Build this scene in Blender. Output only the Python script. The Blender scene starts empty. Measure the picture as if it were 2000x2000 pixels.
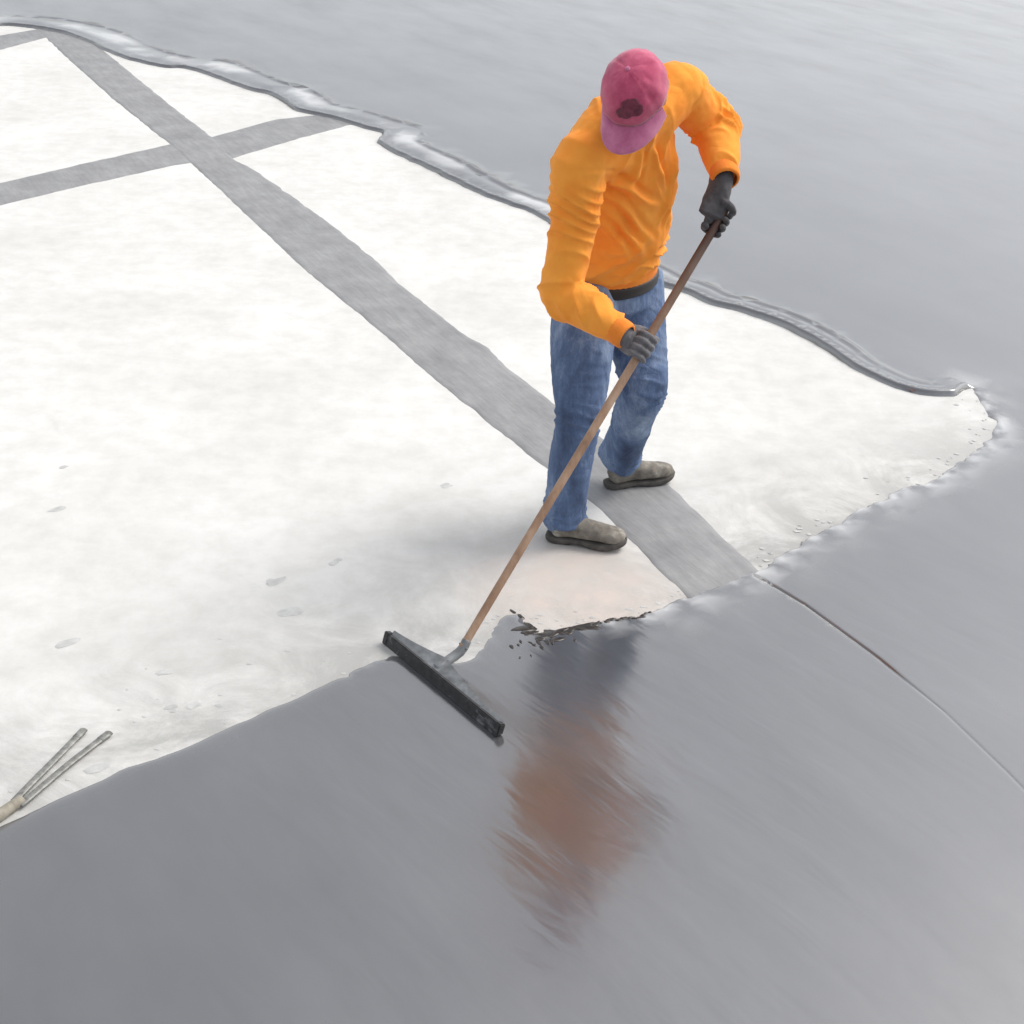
import bpy, bmesh, math, random
from mathutils import Vector, Matrix, noise, kdtree, geometry
random.seed(7)
R = math.radians
V = Vector
scene = bpy.context.scene
col = scene.collection

# ------------------------------------------------------------------ camera
cam_d = bpy.data.cameras.new('camera'); cam = bpy.data.objects.new('camera', cam_d); col.objects.link(cam)
cam_d.sensor_fit = 'HORIZONTAL'; cam_d.sensor_width = 36.0
cam_d.lens = 36.0 * 2700.0 / 1932.0
cam_d.clip_start = 0.05; cam_d.clip_end = 2000
PITCH, ROLL = R(28.5), R(3.0)
fw = V((0, math.cos(PITCH), -math.sin(PITCH))); rt = V((1, 0, 0)); up = rt.cross(fw)
rt2 = rt * math.cos(ROLL) + up * math.sin(ROLL); up2 = up * math.cos(ROLL) - rt * math.sin(ROLL)
m = Matrix((rt2, up2, -fw)).transposed().to_4x4(); m.translation = (0, 0, 2.45)
cam.matrix_world = m
scene.camera = cam

# ------------------------------------------------------------------ sky and sun
SUN_EL, SUN_AZ = R(52), R(62)            # azimuth measured from +Y (away from the camera) to the right
w = bpy.data.worlds.new('World'); scene.world = w; w.use_nodes = True
nt = w.node_tree; nt.nodes.clear()
out = nt.nodes.new('ShaderNodeOutputWorld'); bg = nt.nodes.new('ShaderNodeBackground')
sky = nt.nodes.new('ShaderNodeTexSky'); sky.sky_type = 'NISHITA'; sky.sun_disc = False
sky.sun_elevation = SUN_EL; sky.sun_rotation = SUN_AZ
sky.air_density = 1.0; sky.dust_density = 2.4; sky.ozone_density = 1.0
hs = nt.nodes.new('ShaderNodeHueSaturation'); hs.inputs['Saturation'].default_value = 0.22
nt.links.new(sky.outputs[0], hs.inputs['Color']); nt.links.new(hs.outputs[0], bg.inputs[0])
bg.inputs[1].default_value = 0.15
nt.links.new(bg.outputs[0], out.inputs[0])
sd = bpy.data.lights.new('sun', 'SUN'); sun = bpy.data.objects.new('sun', sd); col.objects.link(sun)
sd.energy = 1.0; sd.angle = R(25); sd.color = (1.0, 0.95, 0.87)
sdir = V((math.sin(SUN_AZ) * math.cos(SUN_EL), math.cos(SUN_AZ) * math.cos(SUN_EL), math.sin(SUN_EL)))
sun.rotation_euler = (-sdir).to_track_quat('-Z', 'Y').to_euler()
sun.location = (6, 8, 10)
vs = scene.view_settings
vs.view_transform = 'Standard'; vs.look = 'None'; vs.gamma = 1.0; vs.use_curve_mapping = False
vs.exposure = 0.66

# ------------------------------------------------------------------ helpers
def tag(o, label=None, cat=None, group=None, kind=None):
    if label: o['label'] = label
    if cat: o['category'] = cat
    if group: o['group'] = group
    if kind: o['kind'] = kind
    return o

def empty(name, loc=(0, 0, 0)):
    o = bpy.data.objects.new(name, None); col.objects.link(o); o.location = loc; o.empty_display_size = .1
    return o

def link(name, me, mat=None, parent=None, smooth=True):
    o = bpy.data.objects.new(name, me); col.objects.link(o)
    if mat is not None:
        me.materials.clear(); me.materials.append(mat)
    if smooth:
        me.polygons.foreach_set('use_smooth', [True] * len(me.polygons))
    if parent is not None:
        o.parent = parent
        o.matrix_parent_inverse = Matrix.Translation(parent_world(parent)).inverted()
    me.update()
    return o

def parent_world(p):
    t = V(p.location)
    return t

def from_bm(name, bm, mat=None, parent=None, smooth=True):
    bmesh.ops.recalc_face_normals(bm, faces=bm.faces)
    me = bpy.data.meshes.new(name); bm.to_mesh(me); bm.free()
    return link(name, me, mat, parent, smooth)

def catmull(pts, sub):
    n = len(pts); res = []
    for i in range(n - 1):
        p0 = pts[max(i - 1, 0)]; p1 = pts[i]; p2 = pts[i + 1]; p3 = pts[min(i + 2, n - 1)]
        for k in range(sub):
            t = k / sub
            res.append([0.5 * (2 * b + (c - a) * t + (2 * a - 5 * b + 4 * c - d) * t * t + (-a + 3 * b - 3 * c + d) * t ** 3)
                        for a, b, c, d in zip(p0, p1, p2, p3)])
    res.append(list(pts[-1]))
    return res

def tube(bm, spec, ref, n=20, sub=5, cap=True):
    """spec: list of (point, half width along ref, half width across); closed, with rounded ends."""
    raw = [list(V(p)) + [a, b] for p, a, b in spec]
    s = catmull(raw, sub) if len(raw) > 2 else catmull([raw[0], raw[1]], sub)
    P = [V(q[:3]) for q in s]
    ref = V(ref).normalized()
    rings = []
    m_ = len(P)
    def frame(i):
        T = (P[min(i + 1, m_ - 1)] - P[max(i - 1, 0)]).normalized()
        A = (ref - T * ref.dot(T))
        if A.length < 1e-4: A = T.orthogonal()
        A.normalize(); return T, A, T.cross(A).normalized()
    def ring(c, A, B, a, b):
        return [bm.verts.new(c + A * (a * math.cos(2 * math.pi * k / n)) + B * (b * math.sin(2 * math.pi * k / n))) for k in range(n)]
    T, A, B = frame(0); a, b = s[0][3], s[0][4]
    if cap:
        for f, g_ in ((.45, .42), (.8, .25)):
            rings.append(ring(P[0] - T * (min(a, b) * g_), A, B, a * f, b * f))
    for i in range(m_):
        T, A, B = frame(i)
        rings.append(ring(P[i], A, B, s[i][3], s[i][4]))
    a, b = s[-1][3], s[-1][4]
    if cap:
        for f, g_ in ((.8, .25), (.45, .42)):
            rings.append(ring(P[-1] + T * (min(a, b) * g_), A, B, a * f, b * f))
    for r0, r1 in zip(rings, rings[1:]):
        for k in range(n):
            bm.faces.new((r0[k], r0[(k + 1) % n], r1[(k + 1) % n], r1[k]))
    bm.faces.new(rings[0][::-1]); bm.faces.new(rings[-1])

def ball(bm, c, rx, ry, rz, X=V((1, 0, 0)), Y=V((0, 1, 0)), Z=V((0, 0, 1)), nu=18, nv=12):
    c = V(c); rows = []
    top = bm.verts.new(c + Z * rz); bot = bm.verts.new(c - Z * rz)
    for i in range(1, nv):
        th = math.pi * i / nv
        rows.append([bm.verts.new(c + X * (rx * math.sin(th) * math.cos(2 * math.pi * k / nu)) + Y * (ry * math.sin(th) * math.sin(2 * math.pi * k / nu)) + Z * (rz * math.cos(th))) for k in range(nu)])
    for k in range(nu):
        bm.faces.new((top, rows[0][k], rows[0][(k + 1) % nu]))
        bm.faces.new((bot, rows[-1][(k + 1) % nu], rows[-1][k]))
    for a, b in zip(rows, rows[1:]):
        for k in range(nu):
            bm.faces.new((a[k], b[k], b[(k + 1) % nu], a[(k + 1) % nu]))

def remeshed(bm, voxel, smooth_it=4, disp=None):
    """one continuous skin around all volumes in bm, smoothed, then folded by disp(p, n)."""
    bmesh.ops.recalc_face_normals(bm, faces=bm.faces)
    me = bpy.data.meshes.new('t'); bm.to_mesh(me); bm.free()
    o = bpy.data.objects.new('t', me); col.objects.link(o)
    md = o.modifiers.new('r', 'REMESH'); md.mode = 'VOXEL'; md.voxel_size = voxel; md.adaptivity = 0
    if smooth_it:
        ms = o.modifiers.new('s', 'SMOOTH'); ms.factor = .5; ms.iterations = smooth_it
    dg = bpy.context.evaluated_depsgraph_get()
    me2 = bpy.data.meshes.new_from_object(o.evaluated_get(dg))
    bpy.data.objects.remove(o); bpy.data.meshes.remove(me)
    if disp:
        me2.update()
        ns = [v.normal.copy() for v in me2.vertices]
        for v, nn in zip(me2.vertices, ns):
            v.co = v.co + nn * disp(v.co, nn)
        me2.update()
    return me2

def soft(x, a, b_):
    t_ = min(max((x - a) / (b_ - a), 0), 1); return t_ * t_ * (3 - 2 * t_)

def fbm(p, o=3):
    return noise.fractal(p, 1.0, 2.0, o)

def seg_t(p, a, b):
    ab = b - a; t = (p - a).dot(ab) / ab.length_squared
    q = a + ab * min(max(t, 0), 1)
    return t, (p - q).length

# ------------------------------------------------------------------ materials
def mat(name):
    mt = bpy.data.materials.new(name); mt.use_nodes = True
    n = mt.node_tree.nodes; n.clear()
    o = n.new('ShaderNodeOutputMaterial'); b = n.new('ShaderNodeBsdfPrincipled')
    mt.node_tree.links.new(b.outputs[0], o.inputs[0])
    return mt, mt.node_tree, b

def ramp(t, fac, stops):
    r = t.nodes.new('ShaderNodeValToRGB')
    while len(r.color_ramp.elements) < len(stops): r.color_ramp.elements.new(.5)
    for e, (p, c) in zip(r.color_ramp.elements, stops):
        e.position = p; e.color = (*c, 1) if len(c) == 3 else c
    t.links.new(fac, r.inputs[0]); return r.outputs[0]

def noise_n(t, scale, detail=4, rough=.55, coord=None, stretch=None, rotz=0, dist=0):
    tc = t.nodes.new('ShaderNodeTexCoord'); mp = t.nodes.new('ShaderNodeMapping')
    t.links.new(tc.outputs['Object'], mp.inputs[0])
    mp.vector_type = 'TEXTURE'                    # rotate first, then stretch along the turned axes
    mp.inputs['Rotation'].default_value = (0, 0, rotz)
    if stretch: mp.inputs['Scale'].default_value = [1 / q for q in stretch]
    n = t.nodes.new('ShaderNodeTexNoise'); n.inputs['Scale'].default_value = scale
    n.inputs['Detail'].default_value = detail; n.inputs['Roughness'].default_value = rough
    n.inputs['Distortion'].default_value = dist
    t.links.new(mp.outputs[0], n.inputs['Vector']); return n.outputs['Fac']

def bump(t, b, h, strength, dist, prev=None):
    n = t.nodes.new('ShaderNodeBump'); n.inputs['Strength'].default_value = strength; n.inputs['Distance'].default_value = dist
    t.links.new(h, n.inputs['Height'])
    if prev is not None: t.links.new(prev, n.inputs['Normal'])
    t.links.new(n.outputs[0], b.inputs['Normal']); return n.outputs[0]

def mixc(t, fac, a, b, mode='MIX'):
    n = t.nodes.new('ShaderNodeMix'); n.data_type = 'RGBA'; n.blend_type = mode
    def put(sock, v):
        if isinstance(v, (tuple, list)): sock.default_value = (*v, 1)
        elif isinstance(v, (int, float)): sock.default_value = v
        else: t.links.new(v, sock)
    put(n.inputs[0], fac); put(n.inputs[6], a); put(n.inputs[7], b)
    return n.outputs[2]

JOINT_ANGLE = math.atan2(.873, -.488)

def wrinkles(t, b, amt, prev, scale=13):
    # thin ridges where the cloth is crumpled
    n = noise_n(t, scale, 1.5, .4, dist=.7)
    a = t.nodes.new('ShaderNodeMath'); a.operation = 'SUBTRACT'; t.links.new(n, a.inputs[0]); a.inputs[1].default_value = .5
    c = t.nodes.new('ShaderNodeMath'); c.operation = 'ABSOLUTE'; t.links.new(a.outputs[0], c.inputs[0])
    d = t.nodes.new('ShaderNodeMath'); d.operation = 'POWER'; t.links.new(c.outputs[0], d.inputs[0]); d.inputs[1].default_value = .6
    return bump(t, b, d.outputs[0], amt, .03, prev)

def m_fabric(name, dark, light, weave=900, rough=.9, sheen=.25, patch=6, wrinkle=0):
    mt, t, b = mat(name)
    n1 = noise_n(t, patch, 5, .6)
    c = ramp(t, n1, [(.3, dark), (.7, light)])
    t.links.new(c, b.inputs['Base Color'])
    b.inputs['Roughness'].default_value = rough
    b.inputs['Sheen Weight'].default_value = sheen
    h = noise_n(t, weave, 2, .6)
    n_ = bump(t, b, h, .35, .002)
    if wrinkle: wrinkles(t, b, wrinkle, n_)
    return mt

# white panel
M_panel, t, b = mat('white_panel_paint')
c1 = ramp(t, noise_n(t, 1.3, 6, .6), [(.3, (.61, .60, .575)), (.65, (.70, .695, .675))])
c2 = ramp(t, noise_n(t, 9, 5, .65), [(.35, (.90, .90, .89)), (.6, (1, 1, 1))])
c3 = mixc(t, 1.0, c1, c2, 'MULTIPLY')
smf = ramp(t, noise_n(t, 2.6, 6, .7, stretch=(1, 2.2, 1), rotz=-.5, dist=.6), [(.62, (0, 0, 0)), (.78, (.55, .55, .55))])
c4 = mixc(t, smf, c3, (.52, .52, .50))
spk = ramp(t, noise_n(t, 42, 3, .7), [(.70, (0, 0, 0)), (.78, (.5, .5, .5))])
c5 = mixc(t, spk, c4, (.42, .42, .40))
tc = t.nodes.new('ShaderNodeTexCoord'); dp = t.nodes.new('ShaderNodeVectorMath'); dp.operation = 'DOT_PRODUCT'
t.links.new(tc.outputs['Object'], dp.inputs[0]); dp.inputs[1].default_value = (-.585, .811, 0)     # distance from the fresh edge
mr = t.nodes.new('ShaderNodeMapRange'); mr.inputs[1].default_value = 3.75; mr.inputs[2].default_value = 2.85
t.links.new(dp.outputs['Value'], mr.inputs[0])
wsh = ramp(t, noise_n(t, 2.8, 8, .72, dist=1.0), [(.34, (.10, .10, .10)), (.58, (1, 1, 1))])
c6 = mixc(t, mixc(t, 1.0, wsh, mr.outputs[0], 'MULTIPLY'), c5, (.32, .318, .305))
vd = t.nodes.new('ShaderNodeVectorMath'); vd.operation = 'DISTANCE'; t.links.new(tc.outputs['Object'], vd.inputs[0]); vd.inputs[1].default_value = (.22, 4.0, 0)
m2 = t.nodes.new('ShaderNodeMapRange'); m2.interpolation_type = 'SMOOTHSTEP'; m2.inputs[1].default_value = .50; m2.inputs[2].default_value = .12
t.links.new(vd.outputs['Value'], m2.inputs[0])                    # beige dust trodden in by the boots
dst = ramp(t, noise_n(t, 8, 6, .7), [(.30, (.35, .35, .35)), (.62, (.95, .95, .95))])
c7 = mixc(t, mixc(t, 1.0, dst, m2.outputs[0], 'MULTIPLY'), c6, (.56, .495, .45))
t.links.new(c7, b.inputs['Base Color']); b.inputs['Roughness'].default_value = .75
n1 = bump(t, b, noise_n(t, 160, 4, .7), .3, .003)
bump(t, b, noise_n(t, 7, 4, .6, stretch=(1, 5, 1), rotz=.52), .25, .01, n1)

# grey primer strips over the joints
M_strip, t, b = mat('grey_joint_primer')
c1 = ramp(t, noise_n(t, 5, 6, .65), [(.3, (.22, .22, .225)), (.7, (.32, .32, .32))])
c2 = ramp(t, noise_n(t, 30, 4, .7, stretch=(.16, 1, 1), rotz=JOINT_ANGLE), [(.3, (.80, .80, .80)), (.6, (1, 1, 1))])
t.links.new(mixc(t, 1.0, c1, c2, 'MULTIPLY'), b.inputs['Base Color']); b.inputs['Roughness'].default_value = .55
bump(t, b, noise_n(t, 55, 4, .7, stretch=(.16, 1, 1), rotz=JOINT_ANGLE), .4, .004)

# wet grey coating
M_coat, t, b = mat('wet_grey_coating')
c1 = ramp(t, noise_n(t, .9, 5, .6), [(.3, (.068, .068, .072)), (.7, (.095, .095, .10))])
c2 = ramp(t, noise_n(t, 3.5, 6, .65, stretch=(.3, 1, 1), rotz=JOINT_ANGLE), [(.3, (.80, .80, .80)), (.65, (1, 1, 1))])
at = t.nodes.new('ShaderNodeAttribute'); at.attribute_name = 'film'      # how thin the coat lies over the white panel
t.links.new(mixc(t, at.outputs['Fac'], mixc(t, 1.0, c1, c2, 'MULTIPLY'), (.44, .44, .435)), b.inputs['Base Color'])
b.inputs['IOR'].default_value = 2.6
rr = ramp(t, noise_n(t, 2.2, 5, .6, stretch=(.4, 1, 1), rotz=JOINT_ANGLE), [(.3, (.11, .11, .11)), (.7, (.24, .24, .24))])
t.links.new(rr, b.inputs['Roughness'])
tc = t.nodes.new('ShaderNodeTexCoord'); vd = t.nodes.new('ShaderNodeVectorMath'); vd.operation = 'DISTANCE'
t.links.new(tc.outputs['Object'], vd.inputs[0]); vd.inputs[1].default_value = (.60, 3.05, 0)
mr = t.nodes.new('ShaderNodeMapRange'); mr.interpolation_type = 'SMOOTHSTEP'
for i_, v_ in ((1, .35), (2, 2.3), (3, 1.0), (4, .10)): mr.inputs[i_].default_value = v_
t.links.new(vd.outputs['Value'], mr.inputs[0])                # the film is stirred up where he has just been working
def rip(scale, st, amt, dist, prev):
    h = noise_n(t, scale, 3, .5, stretch=st, rotz=JOINT_ANGLE + .25, dist=.3)
    mu = t.nodes.new('ShaderNodeMath'); mu.operation = 'MULTIPLY'; t.links.new(h, mu.inputs[0]); t.links.new(mr.outputs[0], mu.inputs[1])
    return bump(t, b, mu.outputs[0], amt, dist, prev)
n1 = rip(9, (.28, 1, 1), .17, .02, None)
n2 = rip(34, (.3, 1, 1), .05, .006, n1)
n3 = bump(t, b, noise_n(t, 1.6, 2, .5), .02, .03, n2)

M_drip, t, b = mat('grey_coating_drip')
t.links.new(ramp(t, noise_n(t, 30, 3), [(.3, (.40, .40, .385)), (.7, (.56, .56, .545))]), b.inputs['Base Color'])
b.inputs['Roughness'].default_value = .35

M_slab, t, b = mat('roof_concrete')
t.links.new(ramp(t, noise_n(t, 2, 6), [(.3, (.22, .22, .22)), (.7, (.32, .32, .31))]), b.inputs['Base Color']); b.inputs['Roughness'].default_value = .9

# clothing
M_shirt = m_fabric('orange_sweatshirt_knit', (.96, .305, .033), (.99, .40, .057), 700, 1.0, .04, 9, .12)
M_rib = m_fabric('orange_rib_knit', (.82, .22, .025), (.90, .28, .035), 500, 1.0, .04, 20)
M_glove = m_fabric('charcoal_work_glove', (.035, .032, .035), (.09, .085, .09), 500, .8, .2, 28)
M_glove2 = m_fabric('dusty_grey_glove', (.09, .085, .09), (.19, .18, .19), 500, .8, .2, 28)
M_jeans, t, b = mat('blue_denim')
c1 = ramp(t, noise_n(t, 6, 6, .7, stretch=(1, 1, .35)), [(.30, (.04, .06, .12)), (.5, (.11, .17, .30)), (.70, (.34, .43, .57))])
c2 = ramp(t, noise_n(t, 260, 2, .6, stretch=(1, 1, .3)), [(.3, (.75, .75, .78)), (.7, (1, 1, 1))])
t.links.new(mixc(t, 1.0, c1, c2, 'MULTIPLY'), b.inputs['Base Color']); b.inputs['Roughness'].default_value = .9
wrinkles(t, b, .28, bump(t, b, noise_n(t, 500, 2), .3, .002), 11)
M_belt, t, b = mat('dark_leather_belt'); b.inputs['Base Color'].default_value = (.02, .015, .013, 1); b.inputs['Roughness'].default_value = .5
bump(t, b, noise_n(t, 180, 3), .3, .001)
M_boot, t, b = mat('dusty_suede_boot')
t.links.new(ramp(t, noise_n(t, 22, 5, .65), [(.3, (.10, .088, .075)), (.55, (.22, .20, .17)), (.8, (.46, .44, .39))]), b.inputs['Base Color']); b.inputs['Roughness'].default_value = .9
bump(t, b, noise_n(t, 240, 3), .3, .002)
M_sole, t, b = mat('worn_rubber_sole')
t.links.new(ramp(t, noise_n(t, 40, 4), [(.3, (.045, .04, .036)), (.75, (.11, .10, .09))]), b.inputs['Base Color']); b.inputs['Roughness'].default_value = .8
M_skin, t, b = mat('skin')
t.links.new(ramp(t, noise_n(t, 18, 3), [(.3, (.42, .22, .15)), (.7, (.52, .29, .20))]), b.inputs['Base Color']); b.inputs['Roughness'].default_value = .5
b.inputs['Subsurface Weight'].default_value = .1
M_hair, t, b = mat('dark_hair'); b.inputs['Base Color'].default_value = (.025, .018, .014, 1); b.inputs['Roughness'].default_value = .6
bump(t, b, noise_n(t, 160, 3, stretch=(1, 1, .2)), .6, .004)
M_eye, t, b = mat('eye_white'); b.inputs['Base Color'].default_value = (.7, .68, .64, 1); b.inputs['Roughness'].default_value = .2
M_cap = m_fabric('faded_pink_cotton', (.36, .025, .085), (.60, .11, .20), 600, .9, .3, 16)
M_brim = m_fabric('mauve_pink_cotton', (.42, .09, .20), (.62, .21, .34), 600, .9, .3, 20)
M_emblem = m_fabric('maroon_embroidery', (.085, .010, .026), (.21, .03, .065), 400, .7, .1, 60)

# tools
M_wood, t, b = mat('worn_wood_handle')
g1 = noise_n(t, 14, 5, .65, stretch=(1, 1, .06))
c1 = ramp(t, g1, [(.3, (.22, .12, .07)), (.5, (.36, .22, .14)), (.75, (.50, .36, .26))])
tc = t.nodes.new('ShaderNodeTexCoord'); sx = t.nodes.new('ShaderNodeSeparateXYZ'); t.links.new(tc.outputs['Object'], sx.inputs[0])
mr = t.nodes.new('ShaderNodeMapRange'); mr.inputs[1].default_value = .82; mr.inputs[2].default_value = 1.12
t.links.new(sx.outputs[2], mr.inputs[0])
t.links.new(mixc(t, mr.outputs[0], c1, (.075, .036, .026)), b.inputs['Base Color']); b.inputs['Roughness'].default_value = .6
bump(t, b, g1, .3, .003)
M_metal, t, b = mat('dull_grey_steel')
t.links.new(ramp(t, noise_n(t, 35, 5), [(.3, (.13, .135, .14)), (.7, (.27, .28, .285))]), b.inputs['Base Color']); b.inputs['Metallic'].default_value = .4; b.inputs['Roughness'].default_value = .5
M_rubber, t, b = mat('black_rubber')
cr = ramp(t, noise_n(t, 50, 4), [(.3, (.012, .012, .013)), (.7, (.035, .035, .037))])
sp = ramp(t, noise_n(t, 26, 6, .7, dist=.6), [(.56, (0, 0, 0)), (.66, (1, 1, 1))])
t.links.new(mixc(t, sp, cr, (.13, .13, .135)), b.inputs['Base Color']); b.inputs['Roughness'].default_value = .55
M_rod, t, b = mat('tarnished_rod_steel')
t.links.new(ramp(t, noise_n(t, 60, 4), [(.3, (.13, .13, .12)), (.7, (.30, .30, .28))]), b.inputs['Base Color']); b.inputs['Metallic'].default_value = .3; b.inputs['Roughness'].default_value = .5
M_tan, t, b = mat('tan_wood')
t.links.new(ramp(t, noise_n(t, 40, 4), [(.3, (.20, .18, .14)), (.7, (.36, .33, .27))]), b.inputs['Base Color']); b.inputs['Roughness'].default_value = .7

# ------------------------------------------------------------------ roof: slab, panels, joint strips, coating
bm = bmesh.new()
bmesh.ops.create_cube(bm, size=1.0, matrix=Matrix.Translation((0, 60, -.25)) @ Matrix.Diagonal((400, 400, .4, 1)))
deck = from_bm('roof_deck', bm, M_slab, None, False)
tag(deck, 'flat roof deck carrying white panels under fresh grey coating', 'roof', kind='structure')

A0, AD = V((.69, 4.14)), V((-.488, .873)).normalized()
B0, BD = V((-2.24, 9.15)), V((.606, .795)).normalized()
C0 = V((-4.30, 12.55))
def isect(p, d, q, e):
    den = d.x * e.y - d.y * e.x; r = q - p
    return p + d * ((r.x * e.y - r.y * e.x) / den)
def panel(corners, z):
    c = sum(corners, V((0, 0))) / 4
    bm_ = bmesh.new()
    pts = [q + (c - q).normalized() * .012 for q in corners]
    top = [bm_.verts.new((q.x, q.y, z)) for q in pts]; bot = [bm_.verts.new((q.x, q.y, -.046)) for q in pts]
    bm_.faces.new(top); bm_.faces.new(bot[::-1])
    for i in range(4):
        bm_.faces.new((top[i], bot[i], bot[(i + 1) % 4], top[(i + 1) % 4]))
    bmesh.ops.bevel(bm_, geom=[e for e in bm_.edges if abs(e.verts[0].co.z - e.verts[1].co.z) < 1e-5 and e.verts[0].co.z > -.01], offset=.006, segments=2, affect='EDGES')
    return from_bm('panel', bm_, M_panel, deck, False)
AX = [A0, A0 - V((6.0, -1.2)), A0 + V((3.6, 1.0)), A0 + V((7.2, 2.0))]            # joints that run away from the camera
BX = [B0, C0, B0 - AD * 9.0]                                                  # joints that run across
def cell(a0, a1, b0, b1, z):
    panel([isect(a0, AD, b0, BD), isect(a1, AD, b0, BD), isect(a1, AD, b1, BD), isect(a0, AD, b1, BD)], z)
far_b = C0 + AD * 4.2
cell(AX[1], AX[0], BX[2], BX[0], 0.0)
cell(AX[0], AX[2], BX[2], BX[0], -.0012)
cell(AX[1], AX[0], BX[0], BX[1], -.0008)
cell(AX[0], AX[2], BX[0], BX[1], .0004)
cell(AX[1], AX[0], BX[1], far_b, -.0005)

def resample(pts, step):
    pts = [V(p) for p in pts]; L = [0]
    for a, b_ in zip(pts, pts[1:]): L.append(L[-1] + (b_ - a).length)
    n = max(2, int(L[-1] / step)); res = []; j = 0
    for i in range(n + 1):
        s = L[-1] * i / n
        while j < len(pts) - 2 and L[j + 1] < s: j += 1
        f = (s - L[j]) / max(L[j + 1] - L[j], 1e-9)
        res.append(pts[j].lerp(pts[j + 1], min(max(f, 0), 1)))
    return res
def wob(p, amp, k=0.0):
    return V((fbm(V((p.x * 9, p.y * 9, k)), 4), fbm(V((p.x * 9, p.y * 9, k + 7)), 4))) * amp
def strip(left, right, z, amp=.008):
    Lp = resample(left, .03); n = len(Lp) - 1
    Rp = resample(right, sum((V(b_) - V(a)).length for a, b_ in zip(right, right[1:])) / n)[:n + 1]
    while len(Rp) < n + 1: Rp.append(Rp[-1])
    bm_ = bmesh.new(); rows = []
    for a, b_ in zip(Lp, Rp):
        a2 = a + wob(a, amp); b2 = b_ + wob(b_, amp, 3); d = (b2 - a2); row = []
        for f, zz in ((0, -.001), (.02, z * .8), (.08, z * 1.15), (.5, z), (.92, z * 1.15), (.98, z * .8), (1, -.001)):
            q = a2 + d * f
            zz2 = zz if zz < 0 else zz + .0006 * noise.noise(V((q.x * 25, q.y * 25, 1)))
            row.append(bm_.verts.new((q.x, q.y, zz2)))
        rows.append(row)
    for r0, r1 in zip(rows, rows[1:]):
        for k in range(len(r0) - 1):
            bm_.faces.new((r0[k], r0[k + 1], r1[k + 1], r1[k]))
    return from_bm('joint_strip', bm_, M_strip, deck)
strip([(-5.1, 14.2), (-4.185, 12.545), (-3.733, 11.708), (-3.026, 10.429), (-2.355, 9.287), (-2.095, 8.814), (-1.514, 7.722), (-1.12, 6.977), (-.703, 6.274), (-.285, 5.531), (.079, 4.941), (.314, 4.571), (.554, 4.051), (.60, 3.955)],
      [(-4.75, 14.2), (-3.572, 12.126), (-3.115, 11.292), (-2.545, 10.255), (-2.129, 9.531), (-1.885, 9.009), (-1.71, 8.79), (-1.111, 7.793), (-.743, 7.121), (-.653, 6.904), (-.252, 6.183), (-.14, 6.06), (-.10, 5.93), (.14, 5.503), (.58, 4.802), (.822, 4.237), (.865, 4.14)], .003)
strip([(-5.6, 4.65), (-3.101, 8.225), (-2.818, 8.634), (-2.355, 9.287), (-2.129, 9.531), (-1.801, 10.1), (-1.519, 10.30), (-1.2, 10.8)],
      [(-5.4, 4.3), (-2.953, 7.788), (-2.637, 8.234), (-2.205, 8.792), (-1.89, 9.034), (-1.572, 9.592), (-1.341, 9.95), (-1.0, 10.45)], .0019)
strip([(-6.4, 9.6), (-4.60, 12.45), (-4.1, 13.3)], [(-6.0, 9.3), (-4.355, 11.95), (-4.16, 12.56), (-3.75, 13.2)], .0012)

# outline of the bare (uncoated) area
FAR = [(-11, 8.6), (-9, 10.2), (-7, 11.5), (-5.6, 12.45), (-4.876, 12.75), (-4.622, 12.95), (-4.136, 12.757), (-3.786, 12.415), (-3.54, 12.089), (-3.24, 11.774), (-2.937, 11.579), (-2.769, 11.581), (-2.458, 11.299), (-2.297, 11.108), (-2.122, 10.927), (-1.964, 10.82), (-1.802, 10.56), (-1.694, 10.366), (-1.528, 10.273), (-1.361, 10.15), (-1.152, 9.963), (-1.023, 9.855), (-1.034, 9.619), (-.89, 9.343), (-.676, 9.057), (-.453, 8.73), (-.245, 8.456), (-.098, 8.306), (.013, 8.197), (.138, 7.971), (.313, 7.632), (.53, 7.257), (.71, 7.02), (.813, 6.941), (.921, 6.802), (1.08, 6.691), (1.22, 6.567), (1.385, 6.315), (1.491, 6.071), (1.583, 5.931), (1.679, 5.826), (1.805, 5.768), (1.903, 5.786), (1.962, 5.857)]
TIP = [(2.01, 5.887), (2.007, 5.743), (2.007, 5.588), (2.017, 5.509), (1.949, 5.372), (1.852, 5.236), (1.763, 5.12), (1.641, 4.977), (1.562, 4.901), (1.472, 4.86), (1.369, 4.75), (1.275, 4.669), (1.176, 4.553), (1.064, 4.448), (.949, 4.305), (.863, 4.206), (.813, 4.163), (.724, 4.088), (.63, 4.025), (.556, 3.972), (.483, 3.907), (.412, 3.859), (.327, 3.835), (.242, 3.796), (.158, 3.752), (.1, 3.723), (.072, 3.774), (.027, 3.844), (-.017, 3.79), (-.057, 3.658), (-.098, 3.571), (-.16, 3.548), (-.257, 3.567), (-.34, 3.56)]
NEAR = [(-.48, 3.437), (-.588, 3.333), (-.692, 3.238), (-.79, 3.138), (-.898, 3.04), (-.983, 2.984), (-1.026, 2.937), (-1.113, 2.857), (-1.184, 2.781), (-1.234, 2.73), (-1.331, 2.635), (-1.9, 2.1), (-3.0, 1.15), (-5, -.4), (-11, -3)]
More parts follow.
